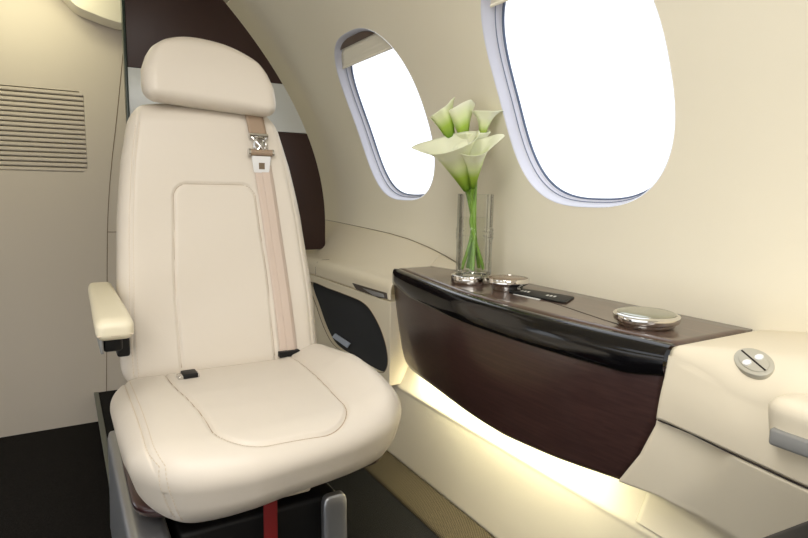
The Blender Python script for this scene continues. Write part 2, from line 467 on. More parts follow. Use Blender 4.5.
# ------------------------------------------------------------------ partition panel right of the seat
YD = 2.47
pt = thing('partition_panel', 'tall dark brown partition with a pale band, behind the cream seat', 'partition', (.6, 2.3, .6))
XL = ony(125.5, 20, YD).x
zb1 = ony(281, 84, YD).z; zb0 = ony(300, 133, YD).z
def part_poly(za, zb, rnd=False):
    pr = []
    n = 16
    off = .001
    for i in range(n+1):
        z = lerp(za, zb, i/n); pr.append(Vector((xw(z)-off, YD, z)))
    if rnd:
        xr = xw(za)-off; rr = .028
        c = [Vector((xr-rr+rr*math.sin(a*PI/12), YD, za+rr-rr*math.cos(a*PI/12))) for a in range(7)]
        pr = c+[p for p in pr if p.z > za+rr+.01]
    return [Vector((XL, YD, za))]+pr+[Vector((XL, YD, zb))]
def nearer(P):
    # the panel stands proud of the cabin wall by a few centimetres
    k_ = 2.30/YD; return [EYE+(p-EYE)*k_ for p in P]
prism('lower_panel', nearer(part_poly(ony(315, 249.5, YD).z, zb0-.001, True)), PARTW, pt, (0, .035, 0), .002)
prism('band', nearer(part_poly(zb0, zb1)), BAND, pt, (0, .034, 0), .001)
prism('upper_panel', nearer(part_poly(zb1+.001, 1.70)), PARTW, pt, (0, .035, 0), .002)
box('edge_trim', (XL*.931-.010, 2.297, .0), (XL*.931-.0005, 2.34, 1.70), mat('dark_green_edge', (34, 48, 40), .3), pt, .002)

# ------------------------------------------------------------------ side furniture
K = .958
ZC = .63
# lower side panel (with the lit ledge) : ledge corner at x=.886, z=.255
def side_x(z):           # sloped upper part
    return interp(z, [(.0, .888), (.243, .886), (.252, .884), (.262, .889), (.34, .930), (.56, .930)])
def mod_x(z, xi_=.80):
    return interp(z, [(.252, .884), (.262, .879), (.50, xi_)])
def low(u, v):
    y = lerp(YF, 2.45, u)
    z = interp(v, [(0, 0), (.35, .23), (.6, .27), (1, .56)])
    return Vector((side_x(z), y, z))
lp = struct(grid('trim_4', low, 20, 40, PANEL, thick=.01, sharp=60))
lp.name = 'trim_4'

# console
cons = thing('side_console', 'dark wood side console with glossy black nosing under the big window', 'console', (.9, 1.0, .34))
CT = [(.50, .806), (.535, .803), (.646, .786), (.79, .772), (.95, .770), (1.09, .778), (1.23, .802), (1.36, .826), (1.506, .857)]
def cx_(y): return interp(y, SM)
SM = [(p.x, p.y) for p in catmull([(a, b, 0) for a, b in CT], 6)]
def bulge(y): return sst(.52, .62, y)*sst(1.52, 1.36, y)
YN, YFR = .545, 1.512
NPR = catmull([(.022, 0, 0), (.012, 0, -.0004), (.003, 0, -.004), (-.003, 0, -.0105), (-.007, 0, -.020), (-.0075, 0, -.036), (-.004, 0, -.050), (.003, 0, -.0565), (.02, 0, -.057)], 5)
def nosing(u, v):
    y = lerp(YN, YFR, u); an = lerp(-.35, 1.0, v)
    k = NPR[int(round(v*(len(NPR)-1)))]; dx, dz = k.x, k.z
    e = sst(YFR, YFR-.02, y)*.7+.3
    return Vector((cx_(y)+dx*e, y, ZC+dz*(.85+.25*bulge(y))))
grid('nosing', nosing, 80, 40, GLOSS, cons, sharp=0)
def top(u, v):
    y = lerp(YN, YFR, u)
    return Vector((lerp(cx_(y)+.021, xw(ZC)-.001, v), y, ZC+.0004))
grid('console_top', top, 60, 8, WOODTOP, cons, thick=.012)
def far(y):   # the front face narrows to a rounded bottom corner at the far end
    return y
def botz(y): return interp(y, [(.5, .368), (.63, .366), (.76, .352), (.92, .340), (1.13, .345), (1.30, .340), (1.42, .335), (1.46, .338), (1.485, .350), (1.50, .375)])
def nearlim(z): return interp(z, [(.33, .645), (.366, .630), (.43, .590), (.493, .562), (.58, .548), (.64, .545)])
def farlim(z): return interp(z, [(.33, 1.44), (.345, 1.475), (.37, 1.495), (.46, 1.503), (.57, 1.511), (.64, 1.511)])
def front(u, v):
    z = lerp(.590, .345, v); ya = nearlim(z); yb = farlim(z); y = lerp(ya, yb, u)
    for _ in range(3):
        zl = lerp(.592, botz(y), v); y = lerp(nearlim(zl), farlim(zl), u)
    zl = lerp(.592, botz(y), v)
    f = max(0, (.578-zl)/.23)
    x = cx_(y)+.004+.030*f**1.3
    return Vector((x, y, zl))
grid('front_panel', front, 70, 30, WOOD, cons, thick=-.010, sharp=60)
# end cheek and underside so that the box is solid
def under(u, v):
    y = lerp(.64, 1.42, u); x0 = cx_(y)+.032
    return Vector((lerp(x0, .87, v), y, botz(y)+.006))
box('console_carcass', (.885, .64, .42), (1.0, 1.45, .60), BLACK, cons)
# seam lines across the top
tubes('lid_seam', [[onz(432, 262.5, ZC+.0005), onz(470, 275, ZC+.0005), onz(604, 320, ZC+.0005), onz(640, 331, ZC+.0005)]], .0008, GROOVE, cons, 4)

# LED strip tucked under the console
led = grid('light_strip', lambda u, v: Vector((cx_(lerp(.72, 1.42, u))+lerp(.050, .066, v), lerp(.72, 1.42, u), .362)), 30, 2, LED, thick=.004)
tag(led, 'warm light strip glowing under the dark wood console', 'light')

# cup holders
def chrome_cup(name, label, u, v, r, h, kind, group=None):
    c = onz(u, v, ZC+h); c.z = ZC+.0006
    t = thing(name, label, 'cup holder', c, group)
    if kind == 'vase':
        lathe('chrome_ring', [(0, 0), (r*.94, 0), (r*.98, .002), (r, .005), (r, h-.004), (r*.985, h-.001), (r*.95, h), (r*.80, h), (r*.78, h-.003), (0, h-.003)], CHROME, t, c=c)
    elif kind == 'wood':
        lathe('chrome_ring', [(0, 0), (r*.66, 0), (r*.70, .004), (r*.74, .012), (r*.94, .017), (r, .021), (r, h-.003), (r*.985, h-.0005), (r*.95, h), (r*.90, h-.0005), (r*.88, h-.004), (0, h-.004)], CHROME, t, c=c)
        lathe('wood_inlay', [(0, h-.0035), (r*.87, h-.0035), (r*.87, h-.001), (r*.84, h-.0005), (0, h-.0005)], STONE, t, c=c)
    else:
        lathe('chrome_ring', [(0, 0), (r*.80, 0), (r*.86, .003), (r*.88, .007), (r*.97, .010), (r, .015), (r*.99, .020), (r*.95, h-.002), (r*.90, h-.001), (r*.86, h-.003), (0, h-.003)], CHROME, t, c=c)
        lathe('lid', [(0, h+.0035), (r*.5, h+.003), (r*.80, h+.0015), (r*.855, h), (r*.86, h-.0025), (0, h-.0025)], GREENLID, t, c=c)
    return c
cup1 = chrome_cup('cup_holder', 'chrome cup holder ring carrying the glass vase on the dark wood console', 471, 274.5, .052, .022, 'vase')
cup2 = chrome_cup('cup_holder', 'chrome cup holder with brown wood inlay beside the vase', 507.5, 277.5, .053, .031, 'wood')
cup3 = chrome_cup('cup_holder', 'low round chrome cup holder with smooth metal lid, nearest the console end', 646.5, 312.5, .057, .024, 'lid')

# flat black control strip
cp = [onz(*p, ZC+.004) for p in [(508, 291.5), (519, 287.5), (575, 296.5), (566, 302.5)]]
ctl = thing('control_panel', 'flat black control strip with pale symbols on the console top', 'control panel', cp[0])
poly = []
for i in range(4):
    p = cp[i]; a = (cp[i-1]-p); b = (cp[(i+1) % 4]-p); ra = min(.010, a.length*.4)
    s = p+a.normalized()*ra; e = p+b.normalized()*ra
    for k in range(6):
        t = k/5; poly.append((1-t)**2*s+2*t*(1-t)*p+t*t*e)
prism('panel_plate', poly, BLACK, ctl, (0, 0, -.0035), .001)
def q4(s, t): return cp[0].lerp(cp[3], s).lerp(cp[1].lerp(cp[2], s), t)
def mark(name, s0, s1, t0, t1, dz=.0006, mt=None, par=ctl):
    P = [q4(s0, t0), q4(s1, t0), q4(s1, t1), q4(s0, t1)]
    prism(name, [p+Vector((0, 0, dz)) for p in P], mt or MARK, par, (0, 0, -.0009))
for s0 in (.14, .20, .26, .60, .66, .72):
    mark('symbol', s0, s0+.035, .42, .60)
# silver badge line on the console in front of the strip
bd = [onz(*p, ZC+.0012) for p in [(513, 294.2), (515, 293.4), (541, 299.2), (539, 300)]]
badge = prism('badge_plate', bd, MARK, None, (0, 0, -.0006)); tag(badge, 'tiny pale printed strip on the console in front of the control strip', 'label plate')

# ------------------------------------------------------------------ side module (cream armrest end with switch)
mod = thing('side_armrest_module', 'cream leather side armrest module at the near end of the console', 'armrest', (.85, .2, .5))
def mrad(y): return interp(y, [(.33, .075), (.43, .06), (.50, .03), (.545, .012)])
def modprof(y, v):
    xi = interp(y, [(.0, .765), (.33, .775), (.44, .79), (.50, .802), (.545, .803)]); xo = 1.05
    zt = interp(y, [(.0, .665), (.36, .655), (.45, .645), (.545, ZC)]); zb = .508; r = mrad(y)
    # path: wall -> inner corner -> down to groove
    L1 = xo-xi-r; L2 = r*PI/2; L3 = zt-zb-r
    s = v*3
    dip = 0
    if s < 1: x = xo-L1*s; z = zt; n = (0, 1)
    elif s < 2:
        a = (s-1)*PI/2; x = xi+r-r*math.sin(a); z = zt-r+r*math.cos(a)
    else: x = xi-.004*math.sin((s-2)*PI); z = lerp(zt-r, zb, s-2)
    return x, z
def modtop(u, v):
    y = lerp(-.35, .5435, u); x, z = modprof(y, v)
    ny = sst(.545, .530, y)
    z2 = z-(1-ny)*.003
    return Vector((x+(1-ny)*.003, min(y+.0, nearlim(z)-.003) if y > .5 else y, z2)) if v < .666 else Vector((x+(1-ny)*.003, lerp(y, nearlim(z)-.003, sst(.44, .5435, y)), z2))
grid('upper_cover', modtop, 90, 66, PANEL, mod, thick=-.004, sharp=0)
def modlow(u, v):
    z = lerp(.5055, .262, v)
    y = lerp(-.35, nearlim(max(z, .345))-.0006, u)
    plane = mod_x(z, interp(y, [(.0, .765), (.33, .775), (.44, .79), (.50, .802)])+.006)
    face = cx_(y)+.004+.030*max(0, (.578-max(z, .35))/.23)**1.3
    zz = interp(y, [(.3, .345), (.52, .36), (.56, .366), (.64, .360)])
    yf = interp(z, [(.37, .525), (.50, .455)])
    s = sst(yf-.035, yf+.02, y)*sst(zz-.010, zz+.002, z)
    pl = lerp(plane, side_x(z), sst(.30, .66, y)*(1-sst(.31, .362, z)))-.004
    x = lerp(pl, face, s)
    top_r = .004*math.exp(-((z-.5055)/.003)**2)
    return Vector((x+top_r, y, z))
grid('lower_cover', modlow, 110, 110, PANEL, mod, thick=-.003, sharp=0)
gpts = [onx(*p, .8015) for p in [(655, 424.5), (685, 430), (712, 436), (750, 450)]]
tube('groove', [Vector((interp(y, [(.0, .765), (.33, .775), (.44, .79), (.50, .802), (.545, .803)])+.0008, y, .5055)) for y in [.553-.02*i for i in range(40)]], .0014, GROOVE, mod, 6)
# oval switch
oc = [onz(*p, .648) for p in [(753.5, 362.5)]][0]
def surfhit(u, v):
    d = ray(u, v); t = .75/d.x
    best = None
    for i in range(900):
        t = (.70+.0005*i)/d.x; p = EYE+d*t
        if not (-.3 < p.y < .545): continue
        for_x = None
        xi = interp(p.y, [(.0, .765), (.33, .775), (.44, .79), (.50, .802), (.545, .803)]); zt = interp(p.y, [(.0, .665), (.36, .655), (.45, .645), (.545, ZC)]); r = mrad(p.y)
        if p.x < xi: continue
        if p.x >= xi+r: inside = p.z <= zt
        else: inside = p.z <= zt-r or (p.x-(xi+r))**2+(p.z-(zt-r))**2 <= r*r
        if inside: return p
    return EYE+d*(.85/d.x)
oc = surfhit(754, 362.5); pa = surfhit(738, 349); pb = surfhit(771, 377); pc = surfhit(766, 350); pd = surfhit(743, 375)
ax = (pb-pa); bx = (pd-pc); nx = ax.cross(bx).normalized()
if nx.z < 0: nx = -nx
ax_l = ax.length/2; ax = ax.normalized(); bx = nx.cross(ax).normalized(); bl = ax_l*.60
sw = thing('oval_switch', 'oval silver switch plate with two round buttons on the cream armrest module', 'switch', oc)
def oval(name, la, lb, h0, h1, m_, cen=(0, 0), k=40, bev=.0012):
    pts = [oc+ax*(cen[0]+la*math.cos(2*PI*i/k))+bx*(cen[1]+lb*math.sin(2*PI*i/k))+nx*h0 for i in range(k)]
    return prism(name, pts, m_, sw, nx*(h1-h0), bev)
oval('switch_plate', ax_l*.88, bl*.90, -.006, .0025, SILVERP)
oval('switch_rim', ax_l*.70, bl*.66, .0018, .0042, SILVERP)
for s in (-1, 1):
    oval('button', ax_l*.15, ax_l*.15, .003, .0062, PLASTW, (0, s*bl*.38), 24, .0008)
gp = [oc+ax*(i*ax_l*.72)+bx*(j*bl*.05)+nx*.0043 for i, j in ((-1, -1), (1, -1), (1, 1), (-1, 1))]
prism('switch_divider', gp, GROOVE, sw, nx*.0006)
# armrest pad with grey latch plate
pad = thing('side_armrest_pad', 'rounded cream pad with recessed grey metal plate at right edge', 'armrest', (.78, .15, .56))
rbox('pad_cover', (.05, .30, .037), (.022, .03, .022), PANEL, pad, lambda p: Vector((.795+p.x-.01*p.z/.04, (.070+p.y), .582+p.z)), (14, 40, 12))
box('latch_plate', (.7415, -.2, .556), (.7555, .358, .578), BRUSHED, pad, .004)
# corner of the seat facing us
sh = rbox('seat_shell_corner', (.10, .14, .05), .03, BLACK, None, lambda p: Vector((.600+p.x*1.2, .152+p.y-.11*(p.x), .476+p.z)), (12, 14, 8))
tag(sh, 'black rounded corner of a neighbouring shell at the lower right edge', 'seat shell')
box('seat_shell_foot', (.52, .05, .0), (.68, .22, .43), BLACK, sh, .01)

# ------------------------------------------------------------------ aft side ledge with pocket
led2 = thing('side_ledge', 'cream side ledge with latch and seam, aft of the dark console', 'ledge', (.9, 1.9, .5))
def seamz(y): return interp(y, [(1.36, .633), (1.42, .645), (1.50, .664), (1.6, .682), (1.72, .698), (1.85, .708), (1.98, .714), (2.35, .727), (2.5, .73)])
def ledge(u, v):
    y = lerp(1.515, 2.468, u); zs = seamz(y)
    if v < .7:
        t = v/.7; x = lerp(1.032, .878, t); z = .590+(zs-.590)*max(0, 1-t*1.2)**1.7
    elif v < .85:
        a = (v-.7)/.15*PI/2; x = .878-.028*math.sin(a); z = .562+.028*math.cos(a)
    else: t = (v-.85)/.15; x = .850; z = lerp(.562, .532, t)
    return Vector((x, y, z))
grid('ledge_top', ledge, 90, 80, PANEL, led2, thick=-.003, sharp=0)
def cove(u, v):
    y = lerp(1.40, 1.516, u); zs = seamz(y); q = ((.6312-.590)/(zs-.590))**(1/1.7) if zs > .632 else 1
    t = min(1, v)*max(0, (1-q)/1.2); x = lerp(1.032, .878, t)
    return Vector((x, y, .590+(zs-.590)*max(0, 1-t*1.2)**1.7))
grid('ledge_cove', cove, 20, 12, PANEL, led2, thick=-.002, sharp=0)
tube('ledge_seam', [Vector((xw(seamz(y))-.0035, y, seamz(y)+.001)) for y in [1.40+.02*i for i in range(54)]], .0011, SEAM, led2, 5)
tube('lid_seam', [Vector((.850, 2.12, .532)), Vector((.850, 2.12, .562)), Vector((.858, 2.12, .582)), Vector((.878, 2.12, .590)), Vector((.91, 2.12, .5905))], .0012, SEAM, led2, 5)
# face with pocket opening
fc = box('ledge_face', (.850, 1.514, .262), (.93, 2.468, .527), PANEL, led2, .002)
pk = [onx(*p, .850) for p in [(310, 283), (330, 289), (350, 296.5), (362, 302), (371, 311), (381, 330), (389, 352), (395, 372), (378, 372), (350, 356), (334, 345), (325, 330), (317, 308)]]
pk = [Vector((p.x, max(p.y, 1.532), p.z)) for p in pk]
pkc = catmull(pk, 6, True)
cutr = prism('cutter', [p+Vector((-.03, 0, 0)) for p in pkc], PANEL, None, (.045, 0, 0))
cut(fc, cutr)
pkt = thing('map_pocket', 'dark charcoal map pocket recessed in the cream ledge beside the seat', 'pocket', (.82, 1.7, .4))
prism('pocket_liner', [Vector((.8645, p.y, p.z)) for p in pkc], POCKET, pkt, (.003, 0, 0))
tube('pocket_rim', [Vector((.8500, p.y, p.z)) for p in pkc], .0012, SEAM, pkt, 6, closed=True)
bf = [onx(*p, .858) for p in [(332, 337), (335, 333.5), (350, 343.5), (347, 348)]]
mg = prism('folded_paper', bf, PAPER, None, (.003, 0, 0)); tag(mg, 'pale blue folded paper sticking out of the dark map pocket', 'paper')
# latch
lt = thing('ledge_latch', 'small dark recessed latch on the front edge of the cream ledge', 'latch', (.80, 1.54, .56))
lq = [onx(*p, .8475) for p in [(352, 283), (359, 285), (386, 293), (387, 299), (379, 298), (356, 289.5)]]
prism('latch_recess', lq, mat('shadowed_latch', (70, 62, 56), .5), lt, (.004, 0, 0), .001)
lq2 = [onx(*p, .8462) for p in [(362, 288), (383, 294), (384, 297.5), (374, 296)]]
prism('latch_lever', lq2, SATIN, lt, (.003, 0, 0), .0008)

# ------------------------------------------------------------------ the seat
seat = thing('aircraft_seat', 'cream leather aircraft seat with seat belt and one armrest', 'seat', (.335, 1.2, 0))
def groove(d, w_=.0035, dep=.004): return dep*math.exp(-(d/w_)**2)
def sdU(x, y, cx0, hw, y0, r):
    """distance to a U outline open towards +y : bottom at y0"""
    ax_ = abs(x-cx0); qy = y0+r-y
    if qy > 0:
        qx = ax_-(hw-r)
        if qx > 0: return abs(math.hypot(qx, qy)-r)
        return abs(qy-r)
    return abs(ax_-hw)
SXc = .338
def cush(p):
    x, y, z = p; hx, hy, hz = .262, .265, .088
    t = x/hx; X = SXc+x
    # plan: front bows forward, top crowned, hip bolsters at both sides
    fw = max(0, -y/hy)
    Y = 1.172+y-(.034*(1-t*t)+.016*max(0, -t)**3*0-.028*(t+.3)*(t > -.3))*fw**1.5
    up = (z/hz+1)/2
    Z = .372+z
    bol = math.exp(-((t-.82)/.24)**2)*.045+math.exp(-((t+.80)/.20)**2)*.004
    bk_ = max(0, y/hy)
    Z += up*(bol*(.25+.75*(1-fw**2))*(1-.35*bk_)+.004*(1-t*t)-.012)-up*.014*bk_
    Z -= up*.012*sst(.3, 1, fw)
    # front roll narrows towards the bottom: undercut
    Y += (1-up)*.045*fw
    Z += (1-up)*(-.008+.026*sst(-.95, .1, t)*fw)
    X += .010*t if t > 0 else .020*t*up
    X += (1-up)*(-.036*t if t < 0 else -.03*t)*(.3+.7*fw)
    Y += .05*fw*max(0, -t)**4+.015*fw*max(0, t)**4
    if up > .55:
        # tapered seat panel
        yy = Y; hw = .127+.020*sst(1.0, 1.35, yy)
        d = sdU(X, yy, SXc-.006, hw, .925, .080)
        Z -= groove(d, .0034, .0060)
    d2 = abs(abs(x)-.222)
    n_in = groove(d2, .0028, .0032)
    if up > .6: Z -= n_in
    elif fw > .9: Y += n_in
    # soft creases
    Z += .0012*noise.noise(Vector((X*9, Y*14, Z*9)))*up
    return Vector((X, Y, Z))
rbox('cushion', (.262, .265, .088), (.075, .085, .072), LEATHER, seat, cush, (170, 150, 56))
# top-stitch next to side seams
def stitches(parent, path, sp=.0075, ln=.0045, r=.0007):
    L = []; P = path; acc = 0
    for a, b in zip(P, P[1:]):
        seg = (b-a).length; d = (b-a).normalized() if seg > 1e-9 else Vector((0, 0, 1))
        while acc < seg:
            s = a+d*acc; L.append([s, s+d*ln]); acc += sp
        acc -= seg
    tubes('stitching', L, r, THREAD, parent, 4)
# sample cushion surface path at |x|=.232, from back top to front bottom
def rb(q, a=(.262, .265, .088), R=(.075, .085, .072)):
    inn = [max(-(a[c]-R[c]), min(a[c]-R[c], q[c])) for c in range(3)]
    d = Vector([(q[c]-inn[c])/R[c] for c in range(3)])
    if d.length > 1e-9: d.normalize()
    return Vector([inn[c]+d[c]*R[c] for c in range(3)])
for off in (.215, .229):
    path = []
    for i in range(26): path.append(cush(rb((-off, .2-.465*i/25, .088)))+Vector((0, 0, .0006)))
    for i in range(1, 22): path.append(cush(rb((-off, -.265, .088-.176*i/25)))+Vector((0, -.0006, 0)))
    stitches(seat, path)

# backrest
def back_w(h): return interp(h, [(0, .238), (.18, .236), (.38, .222), (.52, .205), (.60, .190), (.66, .178)])
BY0, BLEAN = 1.372, .25
def backf(p):
    x, y, z = p; h = z+.33           # 0..0.66
    t = x/.24
    w_ = back_w(h)
    X = SXc-.002+t*w_ - .004*h
    dish = .016*(abs(t)**2.4)*(1 if y < 0 else 0)
    Y = BY0+.055+y+BLEAN*h-dish*sst(.0, .25, h)*sst(.66, .4, h)
    Z = .405+h*1.012
    # rounded crown
    Z -= .018*abs(t)**3*sst(.4, .66, h)
    Y += .010*math.sin(h/.66*PI)
    if y < -.02:
        hh = h
        ax_ = abs((X-(.334+.004*0))); hw = .112-.012*sst(.2, .45, h)
        # inverted U outline, top at h=.465
        r = .035; q = hh-(.462-r)
        if q > 0:
            qx = ax_-(hw-r); d = abs(math.hypot(qx, q)-r) if qx > 0 else abs(q-r)
        else: d = abs(ax_-hw)
        Y += groove(d, .0031, .0055)
        Y += groove(abs(abs(x)-.215), .0026, .0026)
        Y += .0012*noise.noise(Vector((X*8, 1, Z*9)))
    return Vector((X, Y, Z))
rbox('backrest', (.24, .055, .33), (.042, .045, .05), LEATHER, seat, backf, (160, 18, 200))
for off in (.209, .221):
    path = [backf(rb((-off, -.055, -.30+.58*i/40), (.24, .055, .33), (.042, .045, .05)))+Vector((0, -.0006, 0)) for i in range(41)]
    stitches(seat, path)
SEAMC = mat('leather_seam_thread', (168, 150, 128), .8)
def u_path(hw, y0, r, yend, cx0, hwf=None):
    P = []
    n = 40
    P2 = [(-1, lerp(yend, y0+r, i/n)) for i in range(n+1)]
    for sx, y in P2: P.append((cx0-(hwf(y) if hwf else hw), y))
    h0 = hwf(y0+r) if hwf else hw
    for i in range(1, 13):
        a = i/12*PI/2; P.append((cx0-(h0-r)-r*math.cos(a), y0+r-(r*math.sin(a))*(1 if y0 < yend else 1)))
    for i in range(1, 30): P.append((cx0+lerp(-(h0-r), h0-r, i/30), y0))
    for i in range(0, 13):
        a = i/12*PI/2; P.append((cx0+(h0-r)+r*math.sin(a), y0+r-r*math.cos(a)))
    for sx, y in P2[::-1]: P.append((cx0+(hwf(y) if hwf else hw), y))
    return P
def cush_top(X, Y):
    q = [X-SXc, Y-1.172]
    for _ in range(12):
        p = cush(rb((max(-.262, min(.262, q[0])), max(-.265, min(.265, q[1])), .088))); q[0] += X-p.x; q[1] += Y-p.y
    return p
cpath = u_path(.127, .925, .080, 1.36, SXc-.006, lambda y: .127+.020*sst(1.0, 1.35, y))
tube('seam', [cush_top(x, y)+Vector((0, 0, .0002)) for x, y in cpath], .0013, SEAMC, seat, 5)
def back_at(X, h):
    t = (X-SXc+.002+.004*h)/back_w(h); return backf(Vector((t*.24, -.055, h-.33)))
bp_ = [(x, -y) for x, y in u_path(.112, -.462, .035, -.04, .334, lambda y: .112-.012*sst(.2, .45, -y))]
tube('seam', [back_at(x, h)+Vector((0, .0002, 0)) for x, h in bp_], .0013, SEAMC, seat, 5)
# headrest
def headf(p):
    x, y, z = p; t = x/.162; u = (z+.088)/.176
    wf = interp(u, [(0, .99), (.25, 1.02), (.5, 1.01), (.75, .93), (.9, .85), (1, .76)])
    X = .338+x*wf*.965
    Z = 1.146+z-.034*(abs(t)**2.4)*u - .010*t
    Y = 1.535+y+.05*u-.012*math.sin(u*PI)-.010*(abs(t)**2)
    Z += -.006*(1-u)*(1-t*t)*0
    return Vector((X, Y, Z))
rbox('headrest', (.162, .05, .088), (.030, .04, .028), LEATHER, seat, headf, (60, 16, 40))
for xx in (.29, .39):
    tube('headrest_post', [(xx, 1.56, 1.02), (xx, 1.575, 1.10)], .006, SATIN, seat)
# armrest
ar = rbox('armrest', (.029, .235, .019), (.014, .020, .015), LEATHER2, seat,
          lambda p: Vector((.071+p.x*(1+.10*(p.y/-.235)), 1.350+p.y, .614+p.z-.006*max(0, -p.y/.235)**3*(1 if p.z < 0 else .8))), (14, 44, 14))
tube('armrest_piping', [Vector((.071+dx, 1.116+abs(dx)*.1, .601)) for dx in (-.029, -.02, 0, .02, .029)], .0014, THREAD, ar, 6)
box('armrest_bracket', (.052, 1.15, .563), (.084, 1.38, .597), BLACK, seat, .006)
box('armrest_bracket_plate', (.0470, 1.145, .562), (.0525, 1.37, .598), BRUSHED, seat, .002)
box('armrest_pivot', (.086, 1.34, .50), (.112, 1.42, .575), BLACK, seat, .006)
# shell under cushion
def shell(p):
    x, y, z = p; t = x/.262; fw = max(0, -y/.25); up = (z/.026+1)/2
    return Vector((SXc+x*(.95+.05*up), 1.215+y*.93+.060*(1-t*t)*fw**1.5+(1-up)*.03*fw, .288+z))
rbox('seat_shell', (.262, .240, .026), (.10, .11, .020), MAROON, seat, shell, (50, 40, 10))
box('cushion_flap', (.235, .985, .288), (.385, 1.04, .312), PANEL, seat, .006)
# pedestal
def leg(x0, x1, y0, flare, name='leg', dp=.16):
    def f(p):
        h = (p.z/.128+1)/2
        return Vector(((x0+x1)/2+p.x-flare*(1-h)**2, y0+dp+p.y-.02*(1-h)**2, .131+p.z))
    return rbox(name, ((x1-x0)/2, dp, .128), (.012, min(.03, dp*.5), .02), SATIN, seat, f, (8, 20, 16))
leg(.068, .138, .975, .006, dp=.30)
leg(.416, .466, .995, 0.0, dp=.012)
box('pedestal_core', (.150, 1.03, .002), (.462, 1.36, .245), BLACK, seat, .01)
for xx in (.147, .454):
    box('seat_track_shoe', (xx-.02, 1.0, .0005), (xx+.02, 1.42, .012), BRUSHED, seat, .003)
rs = box('pull_strap', (.296, 1.000, .012), (.322, 1.004, .300), RED, seat, .0008)
# mechanism bits in the dark
tubes('recline_linkage', [[(.385, 1.04, .05), (.40, 1.045, .17)], [(.375, 1.04, .16), (.415, 1.04, .22)], [(.36, 1.05, .10), (.415, 1.05, .12)]], .005, BLACK, seat)

# seat belt: shoulder strap
def back_surf(x, h):
    t = max(-1, min(1, (x-SXc+.002+.004*h)/back_w(h)))
    return backf(Vector((t*.24, -.055, h-.33)))
def ribbon(name, pts, wd, thick, m_, parent, n=10, crease=0.0):
    P = catmull(pts, n)
    V = []; Fc = []
    for i, p in enumerate(P):
        t = (P[min(i+1, len(P)-1)]-P[max(i-1, 0)]).normalized(); s = t.cross(Vector((0, -1, 0))).normalized(); nn = s.cross(t).normalized()
        for k in range(7):
            a = k/6*2-1
            V.append(p+s*(a*wd/2)+nn*(crease*(1-abs(a))))
    for i in range(len(P)-1):
        for k in range(6): Fc.append([i*7+k, i*7+k+1, (i+1)*7+k+1, (i+1)*7+k])
    o = link(name, V, Fc, m_, parent); md = o.modifiers.new('thickness', 'SOLIDIFY'); md.thickness = thick; md.offset = 0
    return o
belt = []
for px, py, h in [(262.5, 166, 0), (268, 200, 0), (273, 235, 0), (279, 275, 0), (284, 312, 0), (288, 345, 0), (288.5, 354, 0)]:
    # walk along the ray to the backrest front
    d = ray(px, py); best = None
    for i in range(400):
        yy = 1.30+.0007*i; q = EYE+d*(yy/d.y); h = q.z-.405
        if yy >= back_surf(q.x, max(.02, min(.64, h))).y-.005: best = q; break
    belt.append(best or q)
b1 = ribbon('shoulder_belt', belt, .046, .0018, WEB, seat, 8)
ribbon('belt_fold', [p+Vector((.006, -.0022, 0)) for p in belt], .022, .0012, WEB, seat, 8)
e = belt[-1]; box('belt_loop', (e.x-.027, e.y-.012, e.z-.004), (e.x+.027, e.y+.004, e.z+.010), BLACK, seat, .002)
def bs(px, py, off=.006):
    d = ray(px, py)
    for i in range(400):
        yy = 1.30+.0007*i; q = EYE+d*(yy/d.y); h = q.z-.405
        if yy >= back_surf(q.x, max(.02, min(.64, h))).y-off: return q
    return q
ut = [bs(252, 108, .002), bs(255, 120, .006), bs(258.5, 137, .012)]
ribbon('upper_belt', ut, .046, .0018, WEBG, seat, 6)
# connector
c0 = bs(258.5, 137, .014); c1 = bs(261, 152, .014)
fit = tube('belt_connector', [c0+Vector((-.024, 0, .004)), c0+Vector((.024, 0, .004))], .006, STEEL, seat)
tube('connector_ring', [c0.lerp(c1, .5)+Vector((.016*math.cos(a), -.002, .017*math.sin(a))) for a in [2*PI*i/24 for i in range(24)]], .0035, STEEL, fit, 8, True)
tubes('connector_hook', [[c0+Vector((-.018, 0, 0)), c0.lerp(c1, .5)+Vector((-.004, -.004, 0)), c1+Vector((.012, 0, 0))], [c0+Vector((.018, 0, 0)), c0.lerp(c1, .5)+Vector((.004, -.004, 0)), c1+Vector((-.012, 0, 0))]], .0035, STEEL, fit)
tube('belt_roller', [c1+Vector((-.030, 0, -.002)), c1+Vector((.030, 0, -.002))], .0085, WEBG, fit, 14)
for s in (-1, 1): tube('roller_cap', [c1+Vector((s*.028, 0, -.002)), c1+Vector((s*.033, 0, -.002))], .0095, STEEL, fit, 14)
tg = bs(261.5, 164.5, .012)
bm = bmesh.new(); bmesh.ops.create_cube(bm, size=1)
for v in bm.verts: v.co = Vector((v.co.x*(.050 if v.co.z > 0 else .040), v.co.y*.004, v.co.z*.042))+tg
bmesh.ops.bevel(bm, geom=bm.edges[:], offset=.0015, segments=2, affect='EDGES')
tong = bmobj('belt_tongue', bm, PLASTW, fit)
box('tongue_slot', (tg.x-.0075, tg.y-.0032, tg.z-.012), (tg.x+.0075, tg.y-.0015, tg.z+.004), SEAM, tong)
# lap buckle lying in the gap
lb_ = onz(190, 375.5, .455)
lbk = box('lap_buckle', (lb_.x-.012, 1.302, .4385), (lb_.x+.020, 1.34, .4545), BLACK, seat, .003)
box('buckle_tab', (lb_.x-.022, 1.302, .439), (lb_.x-.011, 1.33, .452), STEEL, lbk, .002)
box('buckle_tab', (lb_.x+.019, 1.302, .439), (lb_.x+.023, 1.33, .452), STEEL, lbk, .0015)

